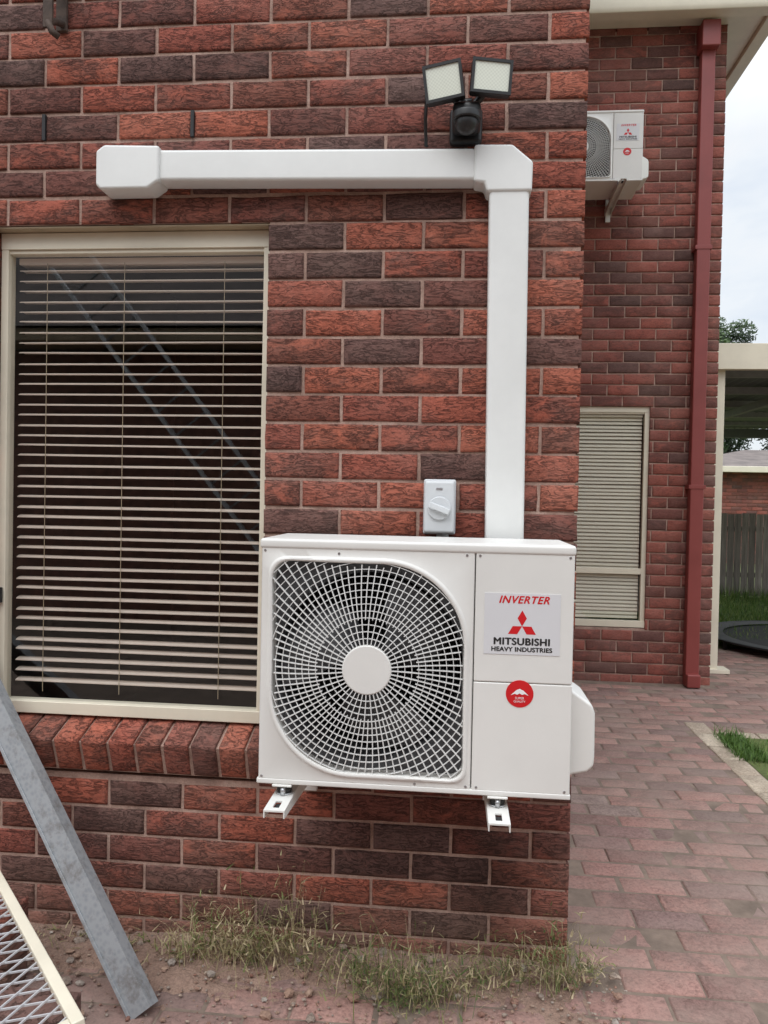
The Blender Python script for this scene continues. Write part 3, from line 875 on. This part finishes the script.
def tree(name,x,y,h,cr,n,seed,lo=.42):
    rnd=random.Random(seed);e=empty(name,(x,y,0))
    tube('trunk',[(0,0,-.05),(.05,.02,h*.25),(-.05,.03,h*.5),(.05,0,h*.8)],[.18,.14,.10,.03],M['bark'],e)
    cl=[]
    for i in range(26):
        a=rnd.uniform(0,6.28);rr_=cr*sqrt(rnd.random())*.85;z=h*rnd.uniform(lo,.93)
        sc=1-((z/h-.62)/.42)**2
        cl.append((rr_*cos(a)*max(.25,sc),rr_*sin(a)*max(.25,sc),z,rnd.uniform(.28,.5)*cr*.75))
        if i<9: tube('limb_%d'%i,[(0,0,h*.35+i*.02*h),(cl[-1][0]*.5,cl[-1][1]*.5,(h*.4+z)/2),cl[-1][:3]],[.06,.04,.015],M['bark'],e,6)
    v=[];f=[];r=[]
    for i in range(n):
        c=cl[rnd.randrange(len(cl))]
        d=Vector((rnd.gauss(0,1),rnd.gauss(0,1),rnd.gauss(0,1))).normalized()*c[3]*rnd.random()**.4
        p=Vector(c[:3])+d;s=rnd.uniform(.04,.10)
        a=Vector((rnd.gauss(0,1),rnd.gauss(0,1),rnd.gauss(0,.6))).normalized();b_=a.orthogonal().normalized()
        k=len(v);v+=[p-a*s,p+b_*s*.45,p+a*s,p-b_*s*.45];f.append((k,k+1,k+2,k+3))
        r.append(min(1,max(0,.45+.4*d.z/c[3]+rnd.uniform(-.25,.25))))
    mesh('foliage',v,f,M['leaf'],e,attrs={'rnd':r});return e
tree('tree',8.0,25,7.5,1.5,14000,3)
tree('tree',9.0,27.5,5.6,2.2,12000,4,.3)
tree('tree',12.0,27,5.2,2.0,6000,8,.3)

# ------------------------------------------------------------- fence
fe=empty('timber_fence')
L=[];x=1.9
while x<13:
    L.append((x,x+.094,12.05+U(0,.010),12.07+U(0,.004),.02,1.27+U(-.02,.02)));x+=.104
boxes('palings',L,M['fence'],fe,attrs=True)
boxes('rails',[(1.9,13,12.08,12.12,.3,.37),(1.9,13,12.08,12.12,1.0,1.07)],M['fence'],fe,attrs=True)

# ------------------------------------------------------------- carport
cp=empty('carport')
box('fascia_beam',2.06,7.0,6.46,6.52,2.48,2.69,M['cream'],cp,.004)
box('post_a',2.07,2.16,6.53,6.62,0,2.50,M['cream'],cp,.004)
box('post_base',2.055,2.25,6.50,6.66,0,.035,M['cream'],cp,.003)
box('post_b',6.6,6.69,6.53,6.62,0,2.50,M['cream'],cp,.004)
box('post_c',6.6,6.69,12.2,12.29,0,2.50,M['cream'],cp,.004)
box('rear_beam',2.06,7.0,12.5,12.56,2.44,2.58,M['roofsheet'],cp,.004)
v=[];f=[];n=150
for yy,zz in ((6.53,2.66),(12.7,2.60)):
    for i in range(n+1):
        v.append((2.08+i/n*4.9,yy,zz+.010*sin(i*pi/1.5)))
f=[(i,i+1,i+n+2,i+n+1) for i in range(n)]
mesh('roof_sheeting',v,f,M['roofsheet'],cp,smooth=True)
boxes('purlins',[(2.08,6.98,7.3+i*1.1,7.35+i*1.1,2.55,2.625) for i in range(5)],M['alud'],cp)
boxes('rafters',[(3.3,3.36,6.53,12.5,2.47,2.55),(4.9,4.96,6.53,12.5,2.47,2.55)],M['alud'],cp)

# ------------------------------------------------------------- neighbouring house beyond the fence
nh=empty('house_for_reflection')
B=Bricks()
M['farbrick']=simple('far_brick',srgb(140,98,84),0.9,0,0.25,14)
box('walls',5.2,15,19.01,26,0,2.22,M['farbrick'],nh)
for r in range(26):
    x=5.2+(.12 if r%2 else 0)
    while x<9.2:
        B.add((x,19.0,r*.086-.02),(1,0,0),(0,0,1),(0,-1,0),.228,.076,.02,3,3);x+=.2375
B.build('far_wall_bricks',M['brick_rear'],nh)
box('gutter_neighbour',4.9,15.3,18.6,18.72,2.16,2.30,M['cream'],nh,.01)
mesh('tiled_roof',[(4.9,18.6,2.28),(15.3,18.6,2.28),(15.3,26.5,2.28),(4.9,26.5,2.28),(8,22.5,2.95),(12.5,22.5,2.95)],[(0,1,5,4),(1,2,5),(2,3,4,5),(3,0,4)],M['tile'],nh)
box('neighbour_window',7.4,8.4,18.95,18.98,.9,1.85,M['room'],nh)
box('neighbour_window_frame',7.35,8.45,18.985,19.01,.85,1.9,M['cream'],nh)
# unseen house added behind the camera to darken the window glass reflection
nh2=empty('house_for_reflection')
box('walls_for_reflection',-9,6,-6.5,-3.2,0,2.9,M['farbrick'],nh2)
box('eave_for_reflection',-9.3,6.3,-3.25,-2.75,2.92,3.05,M['creamdark'],nh2,.01)
mesh('roof_for_reflection',[(-9.4,-2.7,3.06),(6.4,-2.7,3.06),(6.4,-7,3.06),(-9.4,-7,3.06),(-8,-4.8,4.7),(5,-4.8,4.7)],[(0,1,5,4),(1,2,5),(2,3,4,5),(3,0,4)],M['tile'],nh2)
ld=empty('ladder_for_reflection')  # unseen ladder, added so its reflection puts diagonal streaks on the glass
LA=Vector((-.95,-2.45,0));LB=Vector((-3.95,-2.68,3.75));ldv=(LB-LA).normalized();lsd=ldv.cross(Vector((0,1,0))).normalized()
LL=(LB-LA).length
for s_,nm in ((-.2,'stile_l'),(.2,'stile_r')):
    obox(nm,LA+lsd*s_,lsd,ldv.cross(lsd),ldv,-.016,.016,-.03,.03,0,LL,M['alu'],ld)
for i in range(15):
    obox('rung_%d'%i,LA+ldv*(.25+i*.3),lsd,ldv.cross(lsd),ldv,-.184,.184,-.012,.012,0,.016,M['alud'],ld)

# ------------------------------------------------------------- trampoline
tp=empty('trampoline',(3.62,7.95,-.03));tp.scale=(1,1,.55)
n=48;r0=1.08
ring=[(r0*cos(2*pi*i/n),r0*sin(2*pi*i/n),.20) for i in range(n+1)]
tube('frame_ring',ring,.02,M['black'],tp,8)
mesh('mat',[(.95*cos(2*pi*i/n),.95*sin(2*pi*i/n),.195-.02) for i in range(n)],[tuple(range(n))],M['rubber'],tp)
v=[(a*cos(2*pi*i/n),a*sin(2*pi*i/n),.215 if a>1 else .2) for a in (.9,1.1) for i in range(n)]
mesh('edge_pad',v,[(i,(i+1)%n,(i+1)%n+n,i+n) for i in range(n)],M['black'],tp)
for k in range(6):
    a=k*pi/3+.3
    tube('leg_%d'%k,[(r0*cos(a),r0*sin(a),.2),(r0*cos(a),r0*sin(a),.055)],.018,M['black'],tp,8)
tube('pole',[(-.86,.66,.055),(-.86,.66,1.35)],.016,M['teal'],tp,8)

# ------------------------------------------------------------- light
w=bpy.data.worlds.new('World');scn.world=w;w.use_nodes=True
nt=w.node_tree;nt.nodes.clear()
out=nt.nodes.new('ShaderNodeOutputWorld')
sky=nt.nodes.new('ShaderNodeTexSky');sky.sky_type='NISHITA';sky.sun_disc=False
EL=radians(52);RZ=radians(200)
sky.sun_elevation=EL;sky.sun_rotation=RZ
bg=nt.nodes.new('ShaderNodeBackground');bg.inputs[1].default_value=.10
nt.links.new(sky.outputs[0],bg.inputs[0])
tc=nt.nodes.new('ShaderNodeTexCoord')
sx=nt.nodes.new('ShaderNodeSeparateXYZ');nt.links.new(tc.outputs['Generated'],sx.inputs[0])
mp=nt.nodes.new('ShaderNodeMapping');mp.inputs['Scale'].default_value=(1,1,2.2);nt.links.new(tc.outputs['Generated'],mp.inputs[0])
cn=noise_n(nt,mp.outputs[0],2.6,5,0.6,0.3)
cc=ramp(nt,cn,[(0.36,(.74,.82,.93,1)),(0.52,(.92,.96,1,1)),(0.68,(1,1,1,1))])
lum=ramp(nt,sx.outputs[2],[(0.0,g(.30)),(0.40,g(.33)),(0.65,g(.66)),(1.0,g(.95))])
colr=mix(nt,1.0,cc,lum,'MULTIPLY')
bg2=nt.nodes.new('ShaderNodeBackground');bg2.inputs[1].default_value=3.3
nt.links.new(colr,bg2.inputs[0])
ms=nt.nodes.new('ShaderNodeMixShader');ms.inputs[0].default_value=.85
nt.links.new(bg.outputs[0],ms.inputs[1]);nt.links.new(bg2.outputs[0],ms.inputs[2])
nt.links.new(ms.outputs[0],out.inputs[0])
sl=bpy.data.lights.new('sun','SUN');sl.energy=1.25;sl.angle=radians(40);sl.color=(1,.98,.95)
so=bpy.data.objects.new('sun',sl);COL.objects.link(so)
d=Vector((sin(RZ)*cos(EL),cos(RZ)*cos(EL),sin(EL)))
so.rotation_euler=d.to_track_quat('Z','Y').to_euler()

# ------------------------------------------------------------- camera
cam=bpy.data.cameras.new('camera');co=bpy.data.objects.new('camera',cam);COL.objects.link(co)
cam.sensor_fit='VERTICAL';cam.sensor_height=36;cam.lens=769/1024*36;cam.clip_start=.05;cam.clip_end=1500
th=radians(5.4);p=radians(1.0)
F=Vector((-sin(th)*cos(p),cos(th)*cos(p),-sin(p)));R0=F.cross(Vector((0,0,1))).normalized();U0=R0.cross(F)
CR=(R0+.02*U0).normalized();CU=(U0-.02*R0).normalized()
mt=Matrix((CR,CU,-F)).transposed().to_4x4();mt.translation=(0,0,1.38)
co.matrix_world=mt
scn.camera=co
